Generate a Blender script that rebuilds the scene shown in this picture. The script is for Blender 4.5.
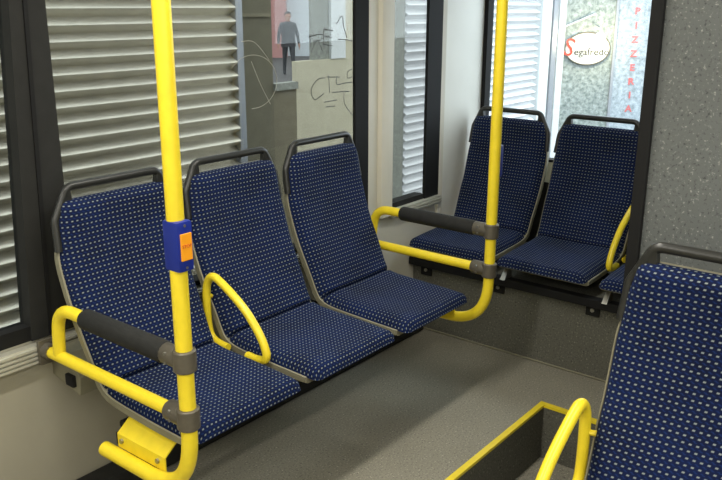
import bpy, bmesh, math, random
from mathutils import Vector, Matrix
random.seed(7)
for o in list(bpy.data.objects): bpy.data.objects.remove(o, do_unlink=True)
scn = bpy.context.scene
COL = scn.collection

# ------------------------------------------------------------------ camera
F_PX, PITCH, YAW, ROLL = 798.95, 0.2882, 0.6742, 0.0023
_fh = Vector((math.cos(YAW), math.sin(YAW), 0)); _r = Vector((math.sin(YAW), -math.cos(YAW), 0)); _z = Vector((0, 0, 1))
_fw = _fh*math.cos(PITCH) - _z*math.sin(PITCH); _u = _fh*math.sin(PITCH) + _z*math.cos(PITCH)
_R = _r*math.cos(ROLL) + _u*math.sin(ROLL); _U = -_r*math.sin(ROLL) + _u*math.cos(ROLL)
cam = bpy.data.objects.new('camera', bpy.data.cameras.new('camera')); COL.objects.link(cam)
cam.data.lens = F_PX/722*36; cam.data.sensor_width = 36; cam.data.clip_start = 0.02; cam.data.clip_end = 200
m3 = Matrix((_R, _U, -_fw)).transposed()
cam.matrix_world = Matrix.Translation((0, 0, 1.55)) @ m3.to_4x4()
scn.camera = cam

# ------------------------------------------------------------------ world, exposure
w = bpy.data.worlds.new('world'); scn.world = w; w.use_nodes = True
bg = w.node_tree.nodes['Background']; bg.inputs['Color'].default_value = (0.86, 0.93, 1.0, 1); bg.inputs['Strength'].default_value = 5.0
vs = scn.view_settings; vs.view_transform = 'Standard'; vs.look = 'None'; vs.gamma = 1; vs.use_curve_mapping = False; vs.exposure = 0.0
CEIL_W = 17.0        # watts of each ceiling strip

# ------------------------------------------------------------------ materials
MATS = {}
def lin(c): return tuple(((x/255)/12.92 if x/255 <= .04045 else ((x/255+.055)/1.055)**2.4) for x in c) + (1,)
def mat(name, rgb, rough=.5, metal=0, spec=.5, noise=None, bump=None, coat=0):
    """rgb is sRGB 0-255; noise=(scale, amount) varies value; bump=(scale, strength)"""
    m = bpy.data.materials.new(name); m.use_nodes = True; nt = m.node_tree; b = nt.nodes['Principled BSDF']
    b.inputs['Base Color'].default_value = lin(rgb); b.inputs['Roughness'].default_value = rough
    b.inputs['Metallic'].default_value = metal; b.inputs['Specular IOR Level'].default_value = spec
    b.inputs['Coat Weight'].default_value = coat
    if noise or bump: tc = nt.nodes.new('ShaderNodeTexCoord')
    if noise:
        n = nt.nodes.new('ShaderNodeTexNoise'); n.inputs['Scale'].default_value = noise[0]; n.inputs['Detail'].default_value = 4
        nt.links.new(tc.outputs['Object'], n.inputs['Vector'])
        r = nt.nodes.new('ShaderNodeMapRange'); r.inputs['From Min'].default_value = .3; r.inputs['From Max'].default_value = .7
        r.inputs['To Min'].default_value = 1-noise[1]; r.inputs['To Max'].default_value = 1+noise[1]
        nt.links.new(n.outputs['Fac'], r.inputs['Value'])
        mx = nt.nodes.new('ShaderNodeMix'); mx.data_type = 'RGBA'; mx.blend_type = 'MULTIPLY'; mx.inputs['Factor'].default_value = 1
        mx.inputs['A'].default_value = lin(rgb); nt.links.new(r.outputs['Result'], mx.inputs['B']); nt.links.new(mx.outputs['Result'], b.inputs['Base Color'])
    if bump:
        n2 = nt.nodes.new('ShaderNodeTexNoise'); n2.inputs['Scale'].default_value = bump[0]; n2.inputs['Detail'].default_value = 3
        nt.links.new(tc.outputs['Object'], n2.inputs['Vector'])
        bp = nt.nodes.new('ShaderNodeBump'); bp.inputs['Strength'].default_value = bump[1]; bp.inputs['Distance'].default_value = .002
        nt.links.new(n2.outputs['Fac'], bp.inputs['Height']); nt.links.new(bp.outputs['Normal'], b.inputs['Normal'])
    MATS[name] = m; return m

def speckle(name, base, light, dark, scale, rough=.75, spec=.3):
    m = bpy.data.materials.new(name); m.use_nodes = True; nt = m.node_tree; b = nt.nodes['Principled BSDF']
    tc = nt.nodes.new('ShaderNodeTexCoord')
    n = nt.nodes.new('ShaderNodeTexNoise'); n.inputs['Scale'].default_value = scale; n.inputs['Detail'].default_value = 2; n.inputs['Roughness'].default_value = .7
    nt.links.new(tc.outputs['Object'], n.inputs['Vector'])
    cr = nt.nodes.new('ShaderNodeValToRGB'); e = cr.color_ramp.elements
    e[0].position = .30; e[0].color = lin(dark); e[1].position = .72; e[1].color = lin(light)
    k = e.new(.42); k.color = lin(base); k = e.new(.60); k.color = lin(base)
    nt.links.new(n.outputs['Fac'], cr.inputs['Fac'])
    n3 = nt.nodes.new('ShaderNodeTexNoise'); n3.inputs['Scale'].default_value = 4; n3.inputs['Detail'].default_value = 5
    nt.links.new(tc.outputs['Object'], n3.inputs['Vector'])
    r = nt.nodes.new('ShaderNodeMapRange'); r.inputs['To Min'].default_value = .85; r.inputs['To Max'].default_value = 1.12
    nt.links.new(n3.outputs['Fac'], r.inputs['Value'])
    mx = nt.nodes.new('ShaderNodeMix'); mx.data_type = 'RGBA'; mx.blend_type = 'MULTIPLY'; mx.inputs['Factor'].default_value = 1
    nt.links.new(cr.outputs['Color'], mx.inputs['A']); nt.links.new(r.outputs['Result'], mx.inputs['B'])
    nt.links.new(mx.outputs['Result'], b.inputs['Base Color'])
    bp = nt.nodes.new('ShaderNodeBump'); bp.inputs['Strength'].default_value = .25; bp.inputs['Distance'].default_value = .001
    nt.links.new(n.outputs['Fac'], bp.inputs['Height']); nt.links.new(bp.outputs['Normal'], b.inputs['Normal'])
    b.inputs['Roughness'].default_value = rough; b.inputs['Specular IOR Level'].default_value = spec
    MATS[name] = m; return m

def fabric(name):
    m = bpy.data.materials.new(name); m.use_nodes = True; nt = m.node_tree; L = nt.links.new; b = nt.nodes['Principled BSDF']
    def math_(op, a, c=None, cl=False):
        n = nt.nodes.new('ShaderNodeMath'); n.operation = op; n.use_clamp = cl
        for i, v in enumerate((a, c)):
            if v is None: continue
            if isinstance(v, (int, float)): n.inputs[i].default_value = v
            else: L(v, n.inputs[i])
        return n.outputs[0]
    uv = nt.nodes.new('ShaderNodeUVMap'); uv.uv_map = 'UVMap'
    sp = nt.nodes.new('ShaderNodeSeparateXYZ'); L(uv.outputs['UV'], sp.inputs[0])
    v = math_('MULTIPLY', sp.outputs['Y'], 1/.0148)
    fv = math_('SUBTRACT', math_('FRACT', v), .5)
    row = math_('FLOOR', v)
    u = math_('ADD', math_('MULTIPLY', sp.outputs['X'], 1/.0150), math_('MULTIPLY', fv, -.28))
    fu = math_('SUBTRACT', math_('FRACT', u), .5)
    def soft(x, half, edge):
        return math_('DIVIDE', math_('SUBTRACT', half, math_('ABSOLUTE', x)), edge, True)
    dot = math_('MULTIPLY', soft(fu, .245, .1), soft(fv, .175, .09))
    # faint blue picks between the rows
    fv2 = math_('SUBTRACT', math_('FRACT', math_('ADD', v, .5)), .5)
    fu2 = math_('SUBTRACT', math_('FRACT', math_('ADD', u, .5)), .5)
    dot2 = math_('MULTIPLY', soft(fu2, .25, .12), soft(fv2, .2, .12))
    tc = nt.nodes.new('ShaderNodeTexCoord')
    n = nt.nodes.new('ShaderNodeTexNoise'); n.inputs['Scale'].default_value = 9; n.inputs['Detail'].default_value = 3; L(tc.outputs['Object'], n.inputs['Vector'])
    cr = nt.nodes.new('ShaderNodeValToRGB'); cr.color_ramp.elements[0].position = .3; cr.color_ramp.elements[1].position = .7
    cr.color_ramp.elements[0].color = lin((9, 15, 40)); cr.color_ramp.elements[1].color = lin((12, 24, 60)); L(n.outputs['Fac'], cr.inputs['Fac'])
    m1 = nt.nodes.new('ShaderNodeMix'); m1.data_type = 'RGBA'; L(math_('MULTIPLY', dot2, .55), m1.inputs['Factor']); L(cr.outputs['Color'], m1.inputs['A']); m1.inputs['B'].default_value = lin((26, 50, 104))
    m2 = nt.nodes.new('ShaderNodeMix'); m2.data_type = 'RGBA'; L(dot, m2.inputs['Factor']); L(m1.outputs['Result'], m2.inputs['A']); m2.inputs['B'].default_value = lin((118, 126, 130))
    L(m2.outputs['Result'], b.inputs['Base Color'])
    b.inputs['Roughness'].default_value = .9; b.inputs['Specular IOR Level'].default_value = .15
    b.inputs['Sheen Weight'].default_value = .08; b.inputs['Sheen Roughness'].default_value = .5; b.inputs['Sheen Tint'].default_value = lin((90, 130, 200))
    MATS[name] = m; return m

def glass(name, tint, refl=1.0, rough=0.0):
    m = bpy.data.materials.new(name); m.use_nodes = True; nt = m.node_tree; nt.nodes.remove(nt.nodes['Principled BSDF'])
    out = nt.nodes['Material Output']; t = nt.nodes.new('ShaderNodeBsdfTransparent'); t.inputs['Color'].default_value = (*tint, 1)
    g = nt.nodes.new('ShaderNodeBsdfGlossy'); g.inputs['Roughness'].default_value = rough; g.inputs['Color'].default_value = (1, 1, 1, 1)
    fr = nt.nodes.new('ShaderNodeFresnel')           # the same air-to-glass reflectance on both faces of the thin pane
    ge = nt.nodes.new('ShaderNodeNewGeometry'); io = nt.nodes.new('ShaderNodeMapRange'); io.inputs['To Min'].default_value = 1.45; io.inputs['To Max'].default_value = 1/1.45
    nt.links.new(ge.outputs['Backfacing'], io.inputs['Value']); nt.links.new(io.outputs['Result'], fr.inputs['IOR'])
    mu = nt.nodes.new('ShaderNodeMath'); mu.operation = 'MULTIPLY'; mu.inputs[1].default_value = refl; nt.links.new(fr.outputs[0], mu.inputs[0])
    mx = nt.nodes.new('ShaderNodeMixShader'); nt.links.new(mu.outputs[0], mx.inputs[0]); nt.links.new(t.outputs[0], mx.inputs[1]); nt.links.new(g.outputs[0], mx.inputs[2])
    nt.links.new(mx.outputs[0], out.inputs['Surface']); MATS[name] = m; return m

def emit(name, rgb, s):
    m = bpy.data.materials.new(name); m.use_nodes = True; b = m.node_tree.nodes['Principled BSDF']
    b.inputs['Base Color'].default_value = lin(rgb); b.inputs['Emission Color'].default_value = lin(rgb); b.inputs['Emission Strength'].default_value = s
    MATS[name] = m; return m

mat('yellow', (236, 210, 46), .32, 0, .5, (30, .05))
mat('clamp', (100, 94, 82), .42, .35, .5, (60, .08))
mat('foam', (34, 34, 32), .8, 0, .3, (50, .15), (300, .4))
mat('shell', (126, 122, 102), .5, 0, .5, (40, .06))
mat('handle', (36, 36, 33), .36, 0, .5, (60, .1))
mat('black', (20, 20, 20), .7, 0, .25)
mat('frame_dark', (36, 36, 34), .7, 0, .25, (20, .12))
mat('panel', (206, 202, 188), .45, 0, .5, (6, .04))
mat('panel_dim', (158, 153, 136), .5, 0, .4, (6, .05))  # darker copy of panel; dimmer light low on the wall put into its colour
mat('bounce_dark', (46, 50, 62), .4)
mat('panel_white', (222, 222, 214), .4, 0, .5, (5, .03))
mat('aluminium', (186, 184, 170), .4, .3, .5, (80, .05))
mat('steel', (160, 158, 150), .35, .9)
mat('ceiling', (215, 213, 205), .6)
mat('blue_plastic', (24, 42, 130), .35)
mat('orange', (245, 160, 30), .4)
mat('red_print', (196, 60, 44), .5)
speckle('floor_vinyl', (136, 132, 118), (194, 189, 172), (80, 78, 69), 150)
speckle('riser_vinyl', (94, 93, 84), (146, 144, 130), (50, 50, 45), 130)
speckle('tower_vinyl', (97, 100, 99), (150, 151, 146), (68, 71, 70), 110, .5)
fabric('fabric')
glass('tinted_glass', (.67, .68, .66), .6)
glass('clear_glass', (.92, .95, .95), .8)
mat('shutter', (204, 199, 184), .4, .45, .5, (12, .05))
mat('shutter_white', (206, 208, 210), .5, .1)
mat('rail', (150, 154, 160), .4, .4)
mat('wall_brown', (112, 106, 88), .8, 0, .3, (14, .1))
mat('wall_dark', (100, 96, 80), .8, 0, .3, (14, .1))
mat('pier', (178, 172, 150), .7, 0, .3, (8, .06))
mat('grey_render', (128, 130, 122), .8, 0, .3, (40, .2))
mat('jamb', (196, 200, 200), .6)
mat('asphalt', (66, 65, 64), .9, 0, .3, (20, .1))
mat('pink_wall', (150, 108, 104), .8)
mat('pale_wall', (178, 186, 190), .8)
mat('suit', (30, 31, 34), .8)
mat('skin', (150, 112, 94), .6)
mat('hair', (42, 36, 32), .7)
mat('pink_print', (196, 104, 104), .5)
mat('ink', (40, 38, 36), .6)
mat('scratch', (136, 134, 122), .7)
M = MATS

# ------------------------------------------------------------------ mesh builder
class MB:
    def __init__(s): s.v = []; s.f = []; s.uv = None
    def add(s, vs, fs):
        o = len(s.v); s.v += [tuple(v) for v in vs]; s.f += [tuple(i+o for i in f) for f in fs]; return s
    def box(s, a, b):
        x0, y0, z0 = (min(a[i], b[i]) for i in range(3)); x1, y1, z1 = (max(a[i], b[i]) for i in range(3))
        return s.add([(x0,y0,z0),(x1,y0,z0),(x1,y1,z0),(x0,y1,z0),(x0,y0,z1),(x1,y0,z1),(x1,y1,z1),(x0,y1,z1)],
                     [(0,3,2,1),(4,5,6,7),(0,1,5,4),(1,2,6,5),(2,3,7,6),(3,0,4,7)])
    def bbox(s, a, b, r=.004):                     # box with chamfered edges
        lo = [min(a[i], b[i]) for i in range(3)]; hi = [max(a[i], b[i]) for i in range(3)]
        bm = bmesh.new(); bmesh.ops.create_cube(bm, size=1)
        for v in bm.verts: v.co = Vector([lo[i] + (v.co[i]+.5)*(hi[i]-lo[i]) for i in range(3)])
        bmesh.ops.bevel(bm, geom=bm.edges[:], offset=r, segments=2, affect='EDGES', profile=.7)
        bm.verts.index_update(); s.add([v.co for v in bm.verts], [[v.index for v in f.verts] for f in bm.faces]); bm.free(); return s
    def tube(s, pts, r, n=12, caps=True, flat=None):
        pts = [Vector(p) for p in pts]; N = len(pts); rr = r if isinstance(r, (list, tuple)) else [r]*N
        tang = [(pts[min(i+1, N-1)]-pts[max(i-1, 0)]).normalized() for i in range(N)]
        ref = Vector((0, 0, 1)) if abs(tang[0].z) < .9 else Vector((1, 0, 0))
        nrm = (ref - tang[0]*ref.dot(tang[0])).normalized(); vs = []; fs = []
        for i in range(N):
            nrm = (nrm - tang[i]*nrm.dot(tang[i])).normalized(); bi = tang[i].cross(nrm)
            for k in range(n):
                a = 2*math.pi*k/n; vs.append(pts[i] + nrm*math.cos(a)*rr[i] + bi*math.sin(a)*rr[i]*(flat or 1))
        for i in range(N-1):
            for k in range(n):
                fs.append((i*n+k, i*n+(k+1) % n, (i+1)*n+(k+1) % n, (i+1)*n+k))
        if caps: fs += [tuple(range(n-1, -1, -1)), tuple((N-1)*n+k for k in range(n))]
        return s.add(vs, fs)
    def prism(s, poly, axis, a, b):                # poly in the two other axes, extruded along axis from a to b
        def P(p, h):
            q = list(p); q.insert(axis, h); return q
        n = len(poly)
        return s.add([P(p, a) for p in poly]+[P(p, b) for p in poly],
                     [tuple(range(n-1, -1, -1)), tuple(range(n, 2*n))]+[(i, (i+1) % n, n+(i+1) % n, n+i) for i in range(n)])
    def disc(s, c, nrm, r, h, n=12): 
        c = Vector(c); nrm = Vector(nrm).normalized(); return s.tube([c, c+nrm*h], r, n)
    def build(s, name, m, parent=None, smooth=True, loc=None):
        me = bpy.data.meshes.new(name); me.from_pydata(s.v, [], s.f); me.update()
        bm = bmesh.new(); bm.from_mesh(me); bmesh.ops.recalc_face_normals(bm, faces=bm.faces); bm.to_mesh(me); bm.free()
        if s.uv:
            l = me.uv_layers.new(name='UVMap')
            for lp in me.loops: l.data[lp.index].uv = s.uv[lp.vertex_index]
        me.materials.append(M[m] if isinstance(m, str) else m)
        if smooth: me.shade_smooth(); me.set_sharp_from_angle(angle=math.radians(38))
        o = bpy.data.objects.new(name, me); COL.objects.link(o); o.parent = parent
        if loc: o.location = loc
        return o

def empty(name, loc=(0, 0, 0), rz=0):
    o = bpy.data.objects.new(name, None); COL.objects.link(o); o.location = loc; o.rotation_euler = (0, 0, rz); o.empty_display_size = .1; return o
def tag(o, label=None, cat=None, group=None, kind=None):
    if label: o['label'] = label
    if cat: o['category'] = cat
    if group: o['group'] = group
    if kind: o['kind'] = kind
    return o
def copy_tree(o, parent=None):
    c = o.copy(); COL.objects.link(c); c.parent = parent
    for ch in [x for x in COL.objects if x.parent == o]: copy_tree(ch, c)
    return c
def struct(o, label, cat): return tag(o, label, cat, kind='structure')
def fillet(pts, r, seg=7):
    pts = [Vector(p) for p in pts]; out = [pts[0]]
    for i in range(1, len(pts)-1):
        a, b, c = pts[i-1], pts[i], pts[i+1]; d1 = (a-b); d2 = (c-b)
        ang = d1.angle(d2); t = min(r/math.tan(ang/2), d1.length*.49, d2.length*.49)
        p, q = b+d1.normalized()*t, b+d2.normalized()*t
        for k in range(seg+1):
            u = k/seg; out.append(p*(1-u)**2 + b*2*u*(1-u) + q*u*u)
    out.append(pts[-1]); return out
def catmull(pts, seg=6):
    pts = [Vector(p) for p in pts]; out = []
    for i in range(len(pts)-1):
        p0, p1, p2, p3 = pts[max(i-1, 0)], pts[i], pts[i+1], pts[min(i+2, len(pts)-1)]
        for k in range(seg):
            t = k/seg; out.append(.5*((2*p1)+(p2-p0)*t+(2*p0-5*p1+4*p2-p3)*t*t+(3*p1-p0-3*p2+p3)*t**3))
    out.append(pts[-1]); return out

def text_part(body, size, m, parent, mw, name='lettering', depth=.0008, sx=1, bold=0):
    cu = bpy.data.curves.new(name, 'FONT'); cu.body = body; cu.size = size; cu.align_x = 'CENTER'; cu.align_y = 'CENTER'; cu.extrude = depth; cu.offset = bold; cu.resolution_u = 3
    t = bpy.data.objects.new(name, cu); COL.objects.link(t); dg = bpy.context.evaluated_depsgraph_get(); dg.update()
    me = bpy.data.meshes.new_from_object(t.evaluated_get(dg)); bpy.data.objects.remove(t); bpy.data.curves.remove(cu)
    me.name = name; me.materials.clear(); me.materials.append(M[m]); me.transform(mw @ Matrix.Diagonal((sx, 1, 1, 1)))
    o = bpy.data.objects.new(name, me); COL.objects.link(o); o.parent = parent; return o

# ================================================================== SETTING
YW, XR, YR, XF, ZC = 2.13, 3.65, -.75, -1.6, 2.15     # side wall, rear wall, far side wall, front end, ceiling
AY0, AY1, AX, AZ = .70, 1.232, 2.722, -.236           # sunken aisle: y range, rear end, floor level
# floor: podiums round the sunken aisle
mb = MB()
mb.box((XF, AY1+.012, -.06), (XR, YW, 0)); mb.box((AX+.012, AY0, -.06), (XR, AY1+.012, 0)); mb.box((XF, YR, -.06), (XR, AY0-.012, 0))
floor = struct(mb.build('floor', 'floor_vinyl', smooth=False), 'grey speckled vinyl podium floor around the sunken aisle', 'floor')
MB().box((XF, AY0-.02, AZ-.04), (AX+.02, AY1+.02, AZ)).build('aisle_floor', 'floor_vinyl', floor, False)
MB().box((XF, AY1, AZ), (AX, AY1+.012, -.009)).build('step_riser', 'riser_vinyl', floor, False)
MB().box((AX, AY0, AZ), (AX+.012, AY1, -.009)).build('step_riser', 'riser_vinyl', floor, False)
MB().box((XF, AY0-.012, AZ), (AX, AY0, -.009)).build('step_riser', 'riser_vinyl', floor, False)
W_ = .021
MB().prism([(AY1-.003, -.008), (AY1+W_, -.008), (AY1+W_, .003), (AY1-.003, .003)], 0, XF, AX+W_).build('step_edging', 'yellow', floor, False)
MB().box((AX-.003, AY0, -.008), (AX+W_, AY1-.003, .003)).build('step_edging', 'yellow', floor, False)
# ceiling
struct(MB().box((XF, YR, ZC), (XR+.05, YW+.05, ZC+.08)).build('ceiling', 'ceiling', smooth=False), 'pale flat bus ceiling above the seats', 'ceiling')
# left side wall
ZS, ZH = .60, 1.92                                    # window opening bottom and top
mb = MB()
mb.box((XF, YW+.004, -.4), (XR, YW+.06, ZS)); mb.box((XF, YW, ZH), (XR, YW+.06, ZC+.05))
mb.box((2.70, YW, ZS), (2.865, YW+.06, ZH)); mb.box((3.262, YW, ZS), (XR+.06, YW+.06, ZH))
wl = struct(mb.build('wall_left', 'panel', smooth=False), 'pale beige plastic side wall behind the three side seats', 'wall')
MB().box((XF, YW, .0), (2.70, YW+.004, .524)).build('lower_panel', 'panel_dim', wl, False)
MB().box((2.70, YW, .0), (XR, YW+.004, .602)).build('lower_panel', 'panel', wl, False)
MB().box((XF, YW+.061, -.40), (XR+.06, YW+.066, ZS-.02)).build('bounce_skin', 'bounce_dark', wl, False)  # unseen dark sheet added to lower bounce light onto the shutter
# pillar cover between the windows, in two facets, and corner strip
MB().prism([(2.70, YW), (2.70, YW-.012), (2.706, YW-.014), (2.712, YW-.012), (2.765, YW-.012), (2.772, YW-.03), (2.79, YW-.036), (2.85, YW-.034), (2.864, YW-.02), (2.866, YW)], 2, ZS+.02, ZH).build('pillar_cover', 'panel', wl)
MB().prism([(3.262, YW), (3.262, YW-.012), (3.290, YW-.016), (3.296, YW)], 2, .30, ZH).build('corner_strip', 'panel', wl)
MB().bbox((3.300, YW-.008, .30), (XR-.002, YW, ZH), .003).build('corner_panel', 'panel_white', wl)
# ribbed aluminium sill
mb = MB().bbox((XF, YW-.03, .522), (2.70, YW, .580), .004)
for k in range(4): mb.box((XF, YW-.039, .528+k*.0135), (2.70, YW-.028, .5345+k*.0135))
mb.build('ribbed_sill', 'aluminium', wl, False)
mb = MB().bbox((2.866, YW-.03, .600), (3.262, YW, .640), .004)
for k in range(2): mb.box((2.866, YW-.035, .608+k*.0135), (3.262, YW-.028, .614+k*.0135))
mb.build('ribbed_sill', 'aluminium', wl, False)
# heater duct on the wall foot
duct = MB().bbox((XF, YW-.09, .004), (3.05, YW-.005, .075), .012).build('heater_duct', 'frame_dark')
tag(duct, 'low black heater duct along the wall foot beneath the side seats', 'heater duct')

def window(name, x0, x1, z0, z1, left, right, label, extra=None):
    """left/right: widths of the dark frame members"""
    r = empty(name, (x0, YW, 0)); struct(r, label, 'window'); H = 0
    MB().box((0, .03, z0), (x1-x0, .036, z1)).build('pane', 'tinted_glass', r, False)
    return r
# window 1: the large pane behind the three seats, dark pillar on its left, black rubber on its right
w1 = empty('window_1', (1.25, YW, 0)); struct(w1, 'large tinted side window behind the three side seats', 'window')
MB().box((0, -.004, ZS), (2.612-1.25, .002, ZH)).build('pane', 'tinted_glass', w1, False)
MB().prism([(-.155, ZS-.01), (-.0, ZS-.01), (.003, ZH), (-.085, ZH)], 1, -.012, .05).build('dark_pillar', 'frame_dark', w1, False)
MB().prism([(-.100, ZS+.0), (-.088, ZS+.0), (-.040, ZH), (-.052, ZH)], 1, -.017, -.011).build('pillar_groove', 'black', w1, False)
MB().box((1.362, -.012, ZS), (1.450, .003, ZH)).build('rubber_seal', 'black', w1, False)
MB().box((0, -.008, ZS-.012), (1.362, .05, ZS+.006)).build('rubber_seal', 'black', w1, False)
MB().box((0, -.006, ZH-.03), (1.362, .05, ZH)).build('rubber_seal', 'black', w1, False)
# window 2: narrow pane towards the corner
w2 = empty('window_2', (2.866, YW, 0)); struct(w2, 'narrow tinted side window between the pale pillar and the rear corner', 'window')
MB().box((0, -.004, .64), (.285, .002, ZH)).build('pane', 'tinted_glass', w2, False)
MB().box((.279, -.012, .64), (.396, .003, ZH)).build('rubber_seal', 'black', w2, False)
MB().box((0, -.006, .64), (.279, .05, .665)).build('rubber_seal', 'frame_dark', w2, False)
MB().box((0, -.006, ZH-.03), (.279, .05, ZH)).build('rubber_seal', 'black', w2, False)
# window 3: pane left of the dark pillar
w3 = empty('window_3', (-.3, YW, 0)); struct(w3, 'tinted side window cut off by the left picture edge', 'window')
MB().box((0, .028, ZS), (1.45, .034, ZH)).build('pane', 'tinted_glass', w3, False)
MB().box((0, -.006, ZS-.01), (1.42, .05, ZS+.035)).build('rubber_seal', 'black', w3, False)
MB().box((-1.3, 0, ZS), (0, .05, ZH)).build('dark_pillar', 'frame_dark', w3, False)
# rear wall and rear window
mb = MB().box((XR+.004, YR, -.4), (XR+.06, YW, .69)).box((XR, YR, .69), (XR+.06, YW, .80)).box((XR, YR, ZH), (XR+.06, YW, ZC+.05)).box((XR, YR, .80), (XR+.06, .5, ZH))
wr = struct(mb.build('wall_rear', 'panel', smooth=False), 'pale rear wall behind the rear seats', 'wall')
MB().box((XR, YR+.01, .0), (XR+.004, YW, .69)).build('lower_panel', 'frame_dark', wr, False)
w4 = empty('window_4', (XR, .5, 0)); struct(w4, 'wide clear rear window above the rear seats', 'window')
MB().box((.028, 0, .80), (.034, 1.63, ZH)).build('pane', 'clear_glass', w4, False)
MB().box((-.004, 1.600, .80), (.05, 1.628, ZH)).build('rubber_seal', 'black', w4, False)
MB().box((-.006, 0, .795), (.05, 1.63, .807)).build('rubber_seal', 'black', w4, False)
MB().box((-.006, 0, ZH-.03), (.05, 1.63, ZH)).build('rubber_seal', 'black', w4, False)
# the other side and the front end, behind the camera
mb = MB().box((XF, YR-.06, -.4), (XR, YR, 1.40)).box((XF, YR-.06, ZH), (XR, YR, ZC+.05)).box((XF, YR-.06, .85), (XF+.3, YR, ZH)).box((1.6, YR-.06, .85), (XR, YR, ZH))
wri = struct(mb.build('wall_right', 'panel', smooth=False), 'pale opposite side wall of the bus', 'wall')
w5 = empty('window_5', (XF+.3, YR, 0)); struct(w5, 'tinted window in the opposite side wall', 'window')
MB().box((0, -.034, 1.40), (2.9, -.028, ZH)).build('pane', 'tinted_glass', w5, False)  # unseen window, sill set high to trim its reflection in the side pane
struct(MB().box((XF-.05, YR, -.4), (XF, YW, ZC+.05)).build('wall_front', 'panel', smooth=False), 'pale end wall added behind the camera to keep out sky light', 'wall')  # added wall that keeps sky light out where the cabin would run on

# engine cabinet in the far right corner
ec = empty('engine_cabinet', (1.9, YR, 0)); tag(ec, 'tall grey speckled engine cabinet with black corner strip behind the front seat', 'cabinet')
MB().box((0, .01, .002), (XR-1.9-.01, .667-YR-.002, ZC-.002)).build('panel', 'tower_vinyl', ec, False)
MB().bbox((-.014, .667-YR-.030, .002), (.03, .667-YR, ZC-.002), .005).build('corner_strip', 'black', ec, False)

# platform under the rear seats
pf = empty('seat_platform', (3.075, .675, 0)); tag(pf, 'dark speckled vinyl platform under the rear seat row', 'platform')
MB().box((0, 0, .002), (XR-3.075-.003, YW-.675-.003, .362)).build('riser', 'riser_vinyl', pf, False)
MB().tube([(-.003, 0, .006), (-.003, YW-.68, .006)], .004, 8).build('floor_bead', 'shell', pf)

# ceiling strip lights
def ceiling_light(x, y, n):
    r = empty('ceiling_light', (x, y, ZC)); tag(r, n, 'light', 'ceiling strip lights')
    MB().bbox((-.62, -.07, -.045), (.62, .07, -.001), .006).build('housing', 'ceiling', r, False)
    MB().bbox((-.60, -.055, -.056), (.60, .055, -.0452), .004).build('diffuser', 'diffuser', r, False)
    ld = bpy.data.lights.new('tube_light', 'AREA'); ld.shape = 'RECTANGLE'; ld.size = 1.2; ld.size_y = .10; ld.energy = CEIL_W; ld.color = (1.0, .965, .875)
    lo = bpy.data.objects.new('tube_light', ld); COL.objects.link(lo); lo.parent = r; lo.location = (0, 0, -.062)
emit('diffuser', (255, 246, 226), 1.0)
for x, nx in ((-.9, 'front'), (.40, 'middle'), (1.70, 'rear')):
    ceiling_light(x, 1.27, nx+' ceiling strip light in the row over the side seats')
    ceiling_light(x, -.12, nx+' ceiling strip light in the row over the opposite side')

# ================================================================== SEATS
RIM = [(0.0, .447), (.10, .452), (.20, .456), (.33, .462), (.385, .478), (.412, .512), (.437, .569), (.470, .640), (.500, .706), (.530, .795), (.551, .880), (.560, .960), (.562, 1.010)]
def seat_path():
    pts = catmull([(0, d, z) for d, z in RIM], 6); out = []; L = 0
    for i, p in enumerate(pts):
        if i: L += (p-pts[i-1]).length
        t = (pts[min(i+1, len(pts)-1)]-pts[max(i-1, 0)]).normalized(); out.append((L, p, Vector((0, -t.z, t.y))))
    return out
PATH = seat_path(); LTOT = PATH[-1][0]
def at(L):
    if L < 0:
        return PATH[0][1]+Vector((0, 1, .05))*L, PATH[0][2]
    L = min(LTOT, L)
    for i in range(len(PATH)-1):
        if PATH[i+1][0] >= L:
            a, b = PATH[i], PATH[i+1]; t = (L-a[0])/max(1e-9, b[0]-a[0]); return a[1].lerp(b[1], t), a[2].lerp(b[2], t).normalized()
    return PATH[-1][1], PATH[-1][2]
def half_w(L):                                          # half width of the upholstery along the path
    k = [(0, .206), (.15, .209), (.36, .206), (.44, .206), (.60, .211), (.76, .213), (.86, .206), (LTOT, .190)]
    for (a, wa), (b, wb) in zip(k, k[1:]):
        if L <= b:
            t = max(0, (L-a)/(b-a)); t = t*t*(3-2*t); return wa+(wb-wa)*t
    return k[-1][1]
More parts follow.
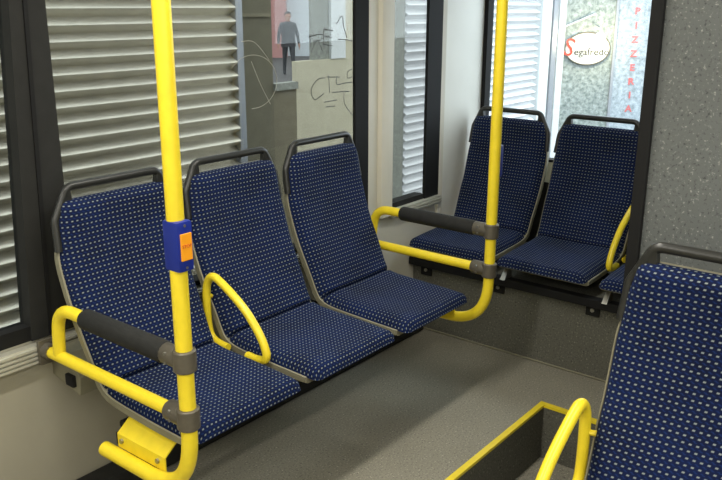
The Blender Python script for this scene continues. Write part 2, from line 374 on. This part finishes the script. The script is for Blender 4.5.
def pad(L0, L1, T, corner0, corner1, bolster, hollow):
    mb = MB(); mb.uv = []; nu = 22; st = []
    n = int((L1-L0)/.012); ds = [0, .003, .008, .015, .024]; Ls = [L0+d for d in ds]+[L0+.024+(L1-L0-.048)*k/n for k in range(1, n)]+[L1-d for d in reversed(ds)]
    rows = []
    for L in Ls:
        p, nr = at(L); a, b = L-L0, L1-L
        def rd(x, r): return 1 if x >= r else math.sqrt(max(0, 1-(1-x/r)**2))
        e = rd(a, .028)*rd(b, .028); wv = half_w(L)-corner0*(1-rd(a, corner0))-corner1*(1-rd(b, corner1)) if True else 0
        row = []
        for j in range(nu+1):
            s = -1+2*j/nu; s = math.copysign(1-(1-abs(s))**1.5, s)
            prof = (1-abs(s)**9)**.5 if abs(s) < 1 else 0
            h = e*T*prof*(1+bolster*abs(s)**2.5) - hollow*math.cos(s*math.pi/2)*e*math.sin(math.pi*min(1, max(0, a/(L1-L0))))
            row.append(len(mb.v)); mb.v.append(tuple(Vector((s*wv, p.y, p.z))+nr*(h+.002))); mb.uv.append(None)
        rows.append(row)
    vv = [0]
    for i in range(1, len(rows)): vv.append(vv[-1]+(Vector(mb.v[rows[i][nu//2]])-Vector(mb.v[rows[i-1][nu//2]])).length)
    for i, row in enumerate(rows):                       # lay the weave out by true cloth length
        c = nu//2; acc = [0]*(nu+1)
        for j in range(c+1, nu+1): acc[j] = acc[j-1]+(Vector(mb.v[row[j]])-Vector(mb.v[row[j-1]])).length
        for j in range(c-1, -1, -1): acc[j] = acc[j+1]-(Vector(mb.v[row[j]])-Vector(mb.v[row[j+1]])).length
        for j in range(nu+1): mb.uv[row[j]] = (acc[j], vv[i]+L0)
    for i in range(len(rows)-1):
        for j in range(nu): mb.f.append((rows[i][j], rows[i][j+1], rows[i+1][j+1], rows[i+1][j]))
        mb.f.append((rows[i][nu], rows[i][0], rows[i+1][0], rows[i+1][nu]))
    mb.f.append(tuple(rows[0])); mb.f.append(tuple(reversed(rows[-1]))); return mb
def shell_mesh():
    mb = MB(); rows = []; n = 46
    prof = [(-1, .004), (-1, -.016), (-.95, -.026), (.95, -.026), (1, -.016), (1, .004), (.98, .006), (.965, .001), (-.965, .001), (-.98, .006)]
    for i in range(n+1):
        L = .030+(LTOT-.034)*i/n; p, nr = at(L); a, b = L, LTOT-L
        def rd(x, r): return 1 if x >= r else math.sqrt(max(0, 1-(1-x/r)**2))
        wv = half_w(L)+.006-.035*(1-rd(a+.004, .035))-.03*(1-rd(b+.004, .03))-.016*max(0, min(1, (.15-b)/.05)); row = []
        for s, h in prof:
            h = h*(.35+.65*rd(a-.01, .10)) if h < 0 else h
            row.append(len(mb.v)); mb.v.append(tuple(Vector((s*wv, p.y, p.z))+nr*h))
        rows.append(row)
    k = len(prof)
    for i in range(n):
        for j in range(k): mb.f.append((rows[i][j], rows[i][(j+1) % k], rows[i+1][(j+1) % k], rows[i+1][j]))
    mb.f.append(tuple(rows[0])); mb.f.append(tuple(reversed(rows[-1]))); return mb
LC = .392                                               # crease between seat and back
def make_seat():
    r = empty('bus_seat')
    shell_mesh().build('shell', 'shell', r)
    pad(-.012, LC, .038, .026, .02, .2, .006).build('seat_cushion', 'fabric', r)
    pad(LC-.004, LTOT, .038, .02, .022, .2, .008).build('backrest_cushion', 'fabric', r)
    mb = MB()
    hp = fillet([(-.211, .542, .868), (-.205, .557, .955), (-.158, .560, 1.046), (.158, .560, 1.046), (.205, .557, .955), (.211, .542, .868)], .035)
    mb.tube(hp, .0125, 10)
    for s in (-1, 1): mb.prism([(s*.206, .90), (s*.150, .975), (s*.148, 1.005), (s*.152, 1.04), (s*.170, 1.04), (s*.208, .955)], 1, .549, .571)
    mb.build('grab_handle', 'handle', r)
    # underframe: two ribs and a cross tube
    mb = MB()
    for s in (-1, 1): mb.prism([(.06, .432), (.40, .440), (.40, .385), (.30, .372)], 0, s*.13-.012, s*.13+.012)
    mb.tube([(-.2, .32, .390), (.2, .32, .390)], .016, 10)
    mb.build('underframe', 'black', r)
    return r
LOOP = [(.352, .470), (.385, .472), (.425, .484), (.443, .52), (.446, .60), (.440, .668), (.412, .702), (.365, .688), (.270, .628), (.205, .560), (.176, .505), (.180, .478), (.212, .468), (.262, .468)]
def add_loop(seat):
    o = MB().tube(catmull([(-.2345, d, z) for d, z in LOOP], 5), .0135, 12).tube([(-.2345, .444, .62), (-.20, .455, .62)], .007, 8).build('arm_loop', 'yellow', seat)
    o['label'] = 'yellow bent tube arm loop'
proto = make_seat()
X0, YF = 1.371, 1.4865
H = math.pi/2
side = [('first of the three blue side seats, under the tall yellow pole with stop button', 0),
        ('middle blue side seat of three, with yellow arm loop on its near side', 1),
        ('third blue side seat, beside the far yellow armrest and the platform', 2)]
rear = [('blue rear seat in the corner, behind the far yellow pole', 1.8876),
        ('second blue rear seat from the corner, in front of the rear window sign', 1.4176),
        ('third blue rear seat, mostly hidden behind engine cabinet and front seat', .9476)]
first = True
for lab, i in side:
    s = proto if first else copy_tree(proto); first = False
    s.location = (X0+i*.47, YF, 0); tag(s, lab, 'seat', 'blue seats along the side window')
    if i == 1: loop_seat = s
for lab, yc in rear:
    s = copy_tree(proto); s.location = (2.983, yc, 0); s.rotation_euler = (0, 0, -H); tag(s, lab, 'seat', 'blue seats in the rear row')
    rear3 = s
fg = copy_tree(proto); fg.location = (1.134, .377, 0); fg.rotation_euler = (0, 0, -H); tag(fg, 'large blue foreground seat cut off by the bottom right corner', 'seat')
for s in (loop_seat, rear3, fg): add_loop(s)

# support rails of the seats
sf = empty('seat_rail', (1.1, 1.81, 0)); tag(sf, 'black steel support rail under the three side seats', 'rail')
MB().bbox((.06, -.02, .325), (1.44, .02, .365), .004).build('beam', 'black', sf, False)
for x in (.25, .75, 1.2): MB().box((x-.02, .02, .33), (x+.02, YW-1.81-.002, .36)).build('bracket', 'black', sf, False)
rf = empty('seat_rail', (3.05, .70, 0)); tag(rf, 'black steel support rail with bolted plates on the rear platform face', 'rail')
MB().bbox((-.02, 0, .335), (.024, 1.425, .372), .004).build('beam', 'black', rf, False)
for y in (.50, .95, 1.345):
    pl = MB().bbox((.014, y-.03, .285), (.0245, y+.03, .345), .003).build('bolt_plate', 'black', rf, False)
    MB().disc((.015, y, .312), (-1, 0, 0), .009, .006, 6).build('bolt', 'steel', pl, False)
for y in (.45, .92):
    MB().prism([(-.045, .374), (.02, .374), (.02, .425), (.0, .425)], 1, y-.03, y-.008).build('gusset', 'steel', rf, False)

# ================================================================== HANDRAILS
def handrail(x, label, stop_dir, first_):
    PY = 1.437; r = empty('handrail', (x, PY, 0)); tag(r, label, 'handrail', 'yellow handrails at the ends of the side seats')
    R1, R2 = .0208, .0182
    pole = fillet([(0, 0, ZC-.002), (0, 0, .335), (0, .385, .335)], .185, 14)
    MB().tube(pole, R1, 16).build('pole', 'yellow', r)
    MB().tube(fillet([(0, .05, .722), (0, .556, .722), (0, .572, .575)], .10, 9), R2, 14).build('upper_tube', 'yellow', r)
    MB().tube([(0, .06, .566), (0, .650, .566)], R2, 14).build('lower_tube', 'yellow', r)
    g = MB().tube([(0, .066, .722), (0, .070, .722), (0, .075, .722), (0, .412, .722), (0, .418, .722)], [.022, .027, .029, .029, .026], 18).build('armrest_pad', 'foam', r); g['label'] = 'black foam armrest sleeve'
    for z in (.722, .566):
        c = MB().tube([(0, 0, z-.028), (0, 0, z-.025), (0, 0, z+.025), (0, 0, z+.028)], [.0265, .029, .029, .0265], 18)
        c.tube([(0, .008, z), (0, .070, z), (0, .076, z)], [.0275, .0265, .022], 16)
        c = c.build('clamp', 'clamp', r)
        for s in (-1, 1):
            MB().disc((-.02, .045, z+s*.012), (-1, 0, 0), .0045, .006, 8).build('screw', 'steel', c)
    f = MB().tube([(0, .612, .566), (0, .646, .566)], .0235, 16).bbox((-.024, .640, .522), (.024, .6565, .600), .007)
    f.build('wall_flange', 'clamp', r)
    sg = 1 if first_ else -1
    b = MB().prism([(sg*x, z) for x, z in ((.0185, .348), (.0225, .348), (.0225, .388), (.074, .428), (.110, .428), (.110, .432), (.072, .432), (.0185, .390))], 1, .135, .345)
    b = b.build('seat_bracket', 'yellow', r, False)
    for y in (.165, .325): MB().disc((sg*.020, y, .372), (-sg, 0, 0), .008, .007, 6).build('bolt', 'steel', b, False)
    # stop button
    if stop_dir == 'aisle': Rm = Matrix.Identity(4); z = 1.014
    else: Rm = Matrix.Rotation(math.radians(100), 4, 'Z'); z = .99
    T = Matrix.Translation((0, 0, z)) @ Rm
    bx = MB().bbox((-.0225, -.032, -.060), (.0225, .022 if first_ else -.004, .060), .009); bx.v = [tuple(T @ Vector(v)) for v in bx.v]
    bo = bx.build('stop_button', 'blue_plastic', r); bo['label'] = 'blue stop button housing with orange plate'
    pl = MB().bbox((-.015, -.0355, -.032), (.016, -.031, .032), .0015); pl.v = [tuple(T @ Vector(v)) for v in pl.v]; pl.build('button_plate', 'orange', bo, False)
    for zz in (-.05, .05):
        q = MB().disc((0, -.031, zz), (0, -1, 0), .0035, .002, 8); q.v = [tuple(T @ Vector(v)) for v in q.v]; q.build('screw', 'steel', bo)
    text_part('STOP', .011, 'red_print', bo, T @ Matrix.Translation((.0005, -.0358, .002)) @ Matrix.Rotation(math.pi/2, 4, 'X'), 'stop_lettering', .0003)
    return r
handrail(1.116, 'near yellow handrail pole with blue stop button and black padded armrest', 'aisle', True)
handrail(2.590, 'far yellow handrail pole with padded armrest beyond the third side seat', 'rear', False)

# grey cover on the wall under the near seat
cv = empty('mount_cover', (1.155, YW-.002, .46)); tag(cv, 'grey plastic mount cover on the wall below the near side seat', 'cover')
MB().prism([(0, .0), (-.14, -.03), (-.15, .03), (-.10, .095), (0, .105)], 0, 0, .10).build('cover', 'shell', cv)
MB().bbox((-.012, -.125, -.006), (.002, -.085, .03), .004).build('cap', 'black', cv)

# ================================================================== GLASS MARKS
def stroke(pts, r, parent, m, name, sub=5):
    pts = [(px, -.0050, pz) for px, pz in pts]
    return MB().tube(catmull(pts, sub) if len(pts) > 2 else pts, r, 5, flat=.25).build(name, m, parent)
def px1(x, z): return (x-1.25, z)
circ = [px1(2.035+.122*math.cos(a), 1.277+.095*math.sin(a)) for a in [math.radians(d) for d in range(-95, 150, 20)]]
stroke(circ, .0014, w1, 'scratch', 'glass_scratch')
stroke([px1(1.985, 1.42), px1(2.05, 1.415), px1(2.12, 1.35)], .0014, w1, 'scratch', 'glass_scratch')
stroke([px1(2.03, 1.35), px1(2.07, 1.27), px1(2.12, 1.19)], .0014, w1, 'scratch', 'glass_scratch')
G = 'graffiti_stroke'
for pts in ([(2.335, 1.425), (2.385, 1.432), (2.425, 1.430)], [(2.342, 1.435), (2.346, 1.385)], [(2.36, 1.408), (2.405, 1.412)], [(2.345, 1.365), (2.385, 1.41), (2.415, 1.37)],
            [(2.425, 1.452), (2.422, 1.395)], [(2.425, 1.452), (2.48, 1.445)], [(2.422, 1.425), (2.47, 1.42)], [(2.418, 1.395), (2.475, 1.388)],
            [(2.50, 1.47), (2.535, 1.50), (2.545, 1.46), (2.565, 1.415)], [(2.51, 1.41), (2.56, 1.408), (2.605, 1.40)],
            [(2.43, 1.265), (2.385, 1.262), (2.345, 1.225), (2.365, 1.185), (2.42, 1.205)], [(2.45, 1.275), (2.455, 1.205)], [(2.44, 1.268), (2.52, 1.262)], [(2.50, 1.268), (2.50, 1.235), (2.55, 1.236), (2.60, 1.236)],
            [(2.60, 1.29), (2.57, 1.28), (2.57, 1.255), (2.605, 1.26)], [(2.42, 1.17), (2.50, 1.172)], [(2.43, 1.15), (2.49, 1.148)], [(2.545, 1.195), (2.55, 1.15), (2.60, 1.10)], [(2.47, 1.205), (2.58, 1.20)]):
    stroke([px1(*p) for p in pts], .0020, w1, 'ink', G)

# ================================================================== OUTSIDE
GZ = -.44; YFc = 3.6
gr = struct(MB().box((-25, -25, GZ-.1), (60, 60, GZ)).build('ground', 'asphalt', smooth=False), 'grey paved ground outside the bus', 'ground')
def shutter(name, x0, x1, pitch, z1, label, m, depth):
    r = empty(name, (x0, YFc, GZ)); tag(r, label, 'shutter'); n = int((z1-GZ)/pitch)
    mb = MB(); k = 8; prof = [(-depth*(.5-.5*math.cos(2*math.pi*i/k)), pitch*i/k) for i in range(k+1)]
    vs = [(0, y, z) for y, z in prof]+[(x1-x0, y, z) for y, z in prof]+[(0, .004, 0), (0, .004, pitch), (x1-x0, .004, 0), (x1-x0, .004, pitch)]
    fs = [(i, i+1, k+2+i, k+1+i) for i in range(k)]; B = 2*k+2
    fs += [tuple(range(k+1))+(B+1, B), tuple(range(2*k+1, k, -1))+(B+2, B+3), (B, B+1, B+3, B+2), (0, B, B+2, k+1), (k, B+1, B+3, 2*k+1)]
    mb.add(vs, fs); s0 = mb.build('slat', m, r); 
    for i in range(1, n):
        c = s0.copy(); COL.objects.link(c); c.location = (0, 0, i*pitch)
    return r
sh1 = shutter('roller_shutter', -2.2, 3.28, .077, 3.1, 'corrugated cream metal roller shutter seen through the large side window', 'shutter', .056)
sh2 = shutter('roller_shutter', 4.99, 7.13, .067, 3.1, 'pale roller shutter seen through the narrow side window and the rear window', 'shutter_white', .05)
rail = MB().bbox((3.282, YFc-.05, GZ), (3.335, YFc+.03, 3.1), .006).build('shutter_rail', 'rail'); tag(rail, 'light grey vertical guide rail at the right end of the cream shutter', 'rail')
rail2 = MB().bbox((4.84, YFc-.03, GZ), (4.985, YFc+.05, 3.1), .006).build('shutter_rail', 'grey_render'); tag(rail2, 'dark grey guide rail at the left end of the pale shutter', 'rail')
# facade between the shutters, with an opening added to show the stand-in figure
fc = empty('facade', (3.34, YFc, GZ)); tag(fc, 'brown and beige building wall with an added opening beside the cream shutter', 'building')
def fbox(n, m, x0, x1, z0, z1, y0=0, y1=.035): return MB().box((x0-3.34, y0, z0-GZ), (x1-3.34, y1, z1-GZ)).build(n, m, fc, False)
fbox('dark_panel', 'wall_dark', 3.34, 3.62, GZ, 3.1); fbox('low_wall', 'wall_brown', 3.62, 3.83, GZ, 1.02)
fbox('ledge', 'grey_render', 3.62, 3.83, 1.02, 1.065, -.02)
fbox('pier', 'pier', 3.83, 4.84, GZ, 1.19); fbox('grey_panel', 'grey_render', 4.00, 4.17, 1.19, 3.1, .01); fbox('white_jamb', 'jamb', 4.17, 4.32, 1.19, 3.1, -.01); fbox('upper_pier', 'pier', 4.32, 4.84, 1.19, 3.1)
fbox('lintel', 'wall_dark', 3.62, 4.00, 1.62, 3.1)
fbox('panel_joint', 'wall_brown', 3.36, 3.60, 1.47, 1.49, -.012, 0)
posts = []
for x0, x1, m, lab in ((7.16, 7.36, 'jamb', 'wide white door post right of the pale shutter'), (7.40, 7.50, 'rail', 'thin grey door post between two white ones'), (7.53, 7.68, 'jamb', 'white door post next to the glazed kiosk')):
    tag(MB().bbox((x0, YFc-.06, GZ), (x1, YFc+.1, 3.1), .01).build('door_post', m), lab, 'post')

# glazed kiosk with the cafe sign, seen through the rear window
kd = Vector((.624, -.781, 0)); ko = Vector((7.98, 3.80, GZ))
ks = empty('kiosk', ko, math.atan2(kd.y, kd.x)); tag(ks, 'frosted glass kiosk front with oval sign and red vertical lettering behind rear window', 'kiosk')
def reflected_foliage(name, c0, c1):  # paints blurred tree reflections into the glass as colour noise
    m = bpy.data.materials.new(name); m.use_nodes = True; nt = m.node_tree; b = nt.nodes['Principled BSDF']
    tc = nt.nodes.new('ShaderNodeTexCoord'); n = nt.nodes.new('ShaderNodeTexNoise'); n.inputs['Scale'].default_value = 22; n.inputs['Detail'].default_value = 6; n.inputs['Roughness'].default_value = .7
    nt.links.new(tc.outputs['Object'], n.inputs['Vector']); cr = nt.nodes.new('ShaderNodeValToRGB'); e = cr.color_ramp.elements
    e[0].position = .35; e[0].color = lin(c0); e[1].position = .65; e[1].color = lin(c1); nt.links.new(n.outputs['Fac'], cr.inputs['Fac'])
    nt.links.new(cr.outputs['Color'], b.inputs['Base Color']); b.inputs['Roughness'].default_value = .35; MATS[name] = m
reflected_foliage('mottled', (84, 96, 92), (164, 172, 170)); reflected_foliage('mottled_light', (118, 130, 136), (178, 188, 196))
def tree_green(): pass
MB().box((0, 0, 0), (.63, .06, 3.1)).build('mottled_panel', 'mottled', ks, False)
MB().box((.64, 0, 0), (1.3, .06, 3.1)).build('mottled_panel', 'mottled_light', ks, False)
MB().bbox((-.03, -.03, 0), (.03, .05, 3.1), .005).build('mullion', 'rail', ks, False)
MB().bbox((.62, -.02, 0), (.65, .05, 3.1), .005).build('mullion', 'rail', ks, False)
MB().tube([(.05, -.02, 1.30-GZ), (.41, -.02, 1.452-GZ)], .008, 8).build('slanted_bar', 'jamb', ks)
# oval sign
oc = Vector((.350, -.02, 1.10-GZ)); n = 40
ov = MB().prism([(oc.x+.235*math.cos(2*math.pi*i/n), oc.z+.165*math.sin(2*math.pi*i/n)) for i in range(n)], 1, -.03, -.002).build('oval_sign', 'jamb', ks)
ring = [(oc.x+.235*math.cos(2*math.pi*i/n), -.032, oc.z+.165*math.sin(2*math.pi*i/n)) for i in range(n+1)]
MB().tube(ring, .006, 6).build('sign_rim', 'clamp', ov)
X90 = Matrix.Rotation(math.pi/2, 4, 'X')
text_part('egafredo', .105, 'ink', ov, Matrix.Translation((oc.x+.045, -.034, oc.z-.035)) @ X90, 'sign_lettering', .002)
text_part('S', .26, 'red_print', ov, Matrix.Translation((oc.x-.195, -.035, oc.z+.005)) @ X90 @ Matrix.Rotation(-.25, 4, 'Z'), 'sign_initial', .002)
for k, ch in enumerate('PIZZERIA'):
    text_part(ch, .095, 'pink_print', ks, Matrix.Translation((.845+.0*k, -.004, 1.475-GZ-k*.1435)) @ X90, 'letter', .002, 1.1, .003)
# lamp in front of the sign
lp = empty('wall_lamp', ko+kd*.42+Vector((-.16, -.13, 1.66))); tag(lp, 'warm glowing lamp on the kiosk front above the oval sign', 'lamp')
bm = bmesh.new(); bmesh.ops.create_icosphere(bm, subdivisions=3, radius=.05); me = bpy.data.meshes.new('bulb'); bm.to_mesh(me); bm.free(); emit('bulb', (255, 226, 170), 12)
me.materials.append(M['bulb']); me.shade_smooth(); bo = bpy.data.objects.new('bulb', me); COL.objects.link(bo); bo.parent = lp
MB().tube([(.0, 0, .045), (.02, .015, .10), (.15, .12, .12)], .007, 8).build('bracket', 'rail', lp)
ld = bpy.data.lights.new('lamp_light', 'POINT'); ld.energy = 22; ld.color = (1, .82, .5); ld.shadow_soft_size = .06
lo = bpy.data.objects.new('lamp_light', ld); COL.objects.link(lo); lo.parent = lp; lo.location = (-.05, -.06, 0)

# added far walls, standing in for the background of the reflected figure
def far_wall(name, m, u0, u1, D, label, h):
    def P(u):
        d = _fh*F_PX + _r*(u-361)*1.0; d = d/ (d.dot(_fh)); return d*D
    a, b = P(u0), P(u1); t = (b-a).normalized(); nrm = Vector((-t.y, t.x, 0)); nrm = nrm if nrm.dot(_fh) > 0 else -nrm
    vs = [a, b, b+nrm*.5, a+nrm*.5]; mb = MB(); mb.add([(v.x, v.y, GZ) for v in vs]+[(v.x, v.y, h) for v in vs], [(0,1,2,3),(4,5,6,7),(0,1,5,4),(1,2,6,5),(2,3,7,6),(3,0,4,7)])
    return tag(mb.build(name, m, smooth=False), label, 'wall')
far_wall('street_wall', 'pink_wall', 225, 288, 31, 'distant pink wall added left behind the stand-in figure', 5)
far_wall('street_wall', 'pale_wall', 288.3, 420, 32, 'distant pale wall added right behind the stand-in figure', 5)

# one skinned figure set outside to stand in for a reflection in the pane
def person(loc, rz):
    r = empty('person', loc, rz); tag(r, 'person in dark suit set outside in place of a reflection in the side window', 'person')
    V = []; E = []; RD = []
    def node(p, rad, par=None):
        V.append(p); RD.append(rad); i = len(V)-1
        if par is not None: E.append((par, i))
        return i
    pel = node((0, 0, .94), .15); wst = node((0, .01, 1.10), .135, pel); ch = node((0, .015, 1.30), .165, wst); nb = node((0, .02, 1.47), .075, ch)
    nk = node((0, .01, 1.53), .055, nb); h1 = node((0, -.01, 1.60), .075, nk); h2 = node((0, -.005, 1.68), .085, h1); node((0, .005, 1.735), .06, h2)
    node((0, -.085, 1.635), .018, h1)                                     # nose
    for s in (-1, 1): node((s*.085, .01, 1.645), .018, h1)                # ears
    for s in (-1, 1):
        sh = node((s*.185, .02, 1.41), .075, ch); el = node((s*.265, .03, 1.13), .055, sh); wr_ = node((s*.295, -.05, .90), .036, el); pm = node((s*.298, -.065, .83), .034, wr_)
        for k in range(4):
            f1 = node((s*.300, -.085+.017*k-.01, .77), .009, pm); node((s*.292, -.088+.017*k-.012, .77-.045-.006*(k in (1, 2))), .008, f1)
        t1 = node((s*.285, -.105, .83), .010, pm); node((s*.280, -.115, .79), .009, t1)
        st = -.14*s
        hp = node((s*.095, 0, .90), .105, pel); kn = node((s*.105, st*.6-.03, .50), .068, hp); an = node((s*.11, st, .10), .046, kn); node((s*.115, st-.13, .045), .04, an)
        node((s*.115, st+.04, .045), .04, an)
    me = bpy.data.meshes.new('body'); me.from_pydata(V, E, []); o = bpy.data.objects.new('body', me); COL.objects.link(o)
    md = o.modifiers.new('Skin', 'SKIN'); sd = o.modifiers.new('Sub', 'SUBSURF'); sd.levels = 1; sd.render_levels = 1
    if not me.skin_vertices: 
        bmx = bmesh.new(); bmx.from_mesh(me); bmx.verts.layers.skin.verify(); bmx.to_mesh(me); bmx.free()
    for i, d in enumerate(me.skin_vertices[0].data): d.radius = (RD[i], RD[i]); d.use_root = (i == 0)
    dg = bpy.context.evaluated_depsgraph_get(); dg.update(); m2 = bpy.data.meshes.new_from_object(o.evaluated_get(dg)); bpy.data.objects.remove(o)
    m2.materials.clear(); m2.materials.append(M['suit']); m2.materials.append(M['skin'])
    for p in m2.polygons:
        c = p.center; p.material_index = 1 if (c.z > 1.50 or (abs(c.x) > .24 and c.z < .89)) else 0; p.use_smooth = True
    b = bpy.data.objects.new('body', m2); COL.objects.link(b); b.parent = r
    # hair cap and jacket
    rings = [(1.765, .03), (1.755, .065), (1.72, .092), (1.67, .098), (1.62, .085)]; mb = MB(); nn = 16
    for z, rad in rings:
        for k in range(nn): a = 2*math.pi*k/nn; mb.v.append((rad*math.cos(a), .012+rad*1.08*math.sin(a)+(.012 if z < 1.7 else 0), z + (.07 if math.sin(a) < -.3 and z < 1.7 else 0)))
    for i in range(len(rings)-1):
        for k in range(nn): mb.f.append((i*nn+k, i*nn+(k+1) % nn, (i+1)*nn+(k+1) % nn, (i+1)*nn+k))
    mb.f.append(tuple(range(nn))); mb.build('hair', 'hair', r)
    rings = [(1.46, .10, .08), (1.42, .20, .12), (1.30, .215, .145), (1.10, .19, .14), (.95, .205, .155), (.80, .215, .16)]; mb = MB()
    for z, a_, b_ in rings:
        for k in range(nn): a = 2*math.pi*k/nn; mb.v.append((a_*math.cos(a), .012+b_*math.sin(a), z))
    for i in range(len(rings)-1):
        for k in range(nn): mb.f.append((i*nn+k, i*nn+(k+1) % nn, (i+1)*nn+(k+1) % nn, (i+1)*nn+k))
    mb.build('jacket', 'suit', r)
    return r
pd = (_fh*F_PX + _r*(290-361)); pd = pd/pd.dot(_fh)*23.3
person((pd.x, pd.y, GZ), YAW-H+.25)
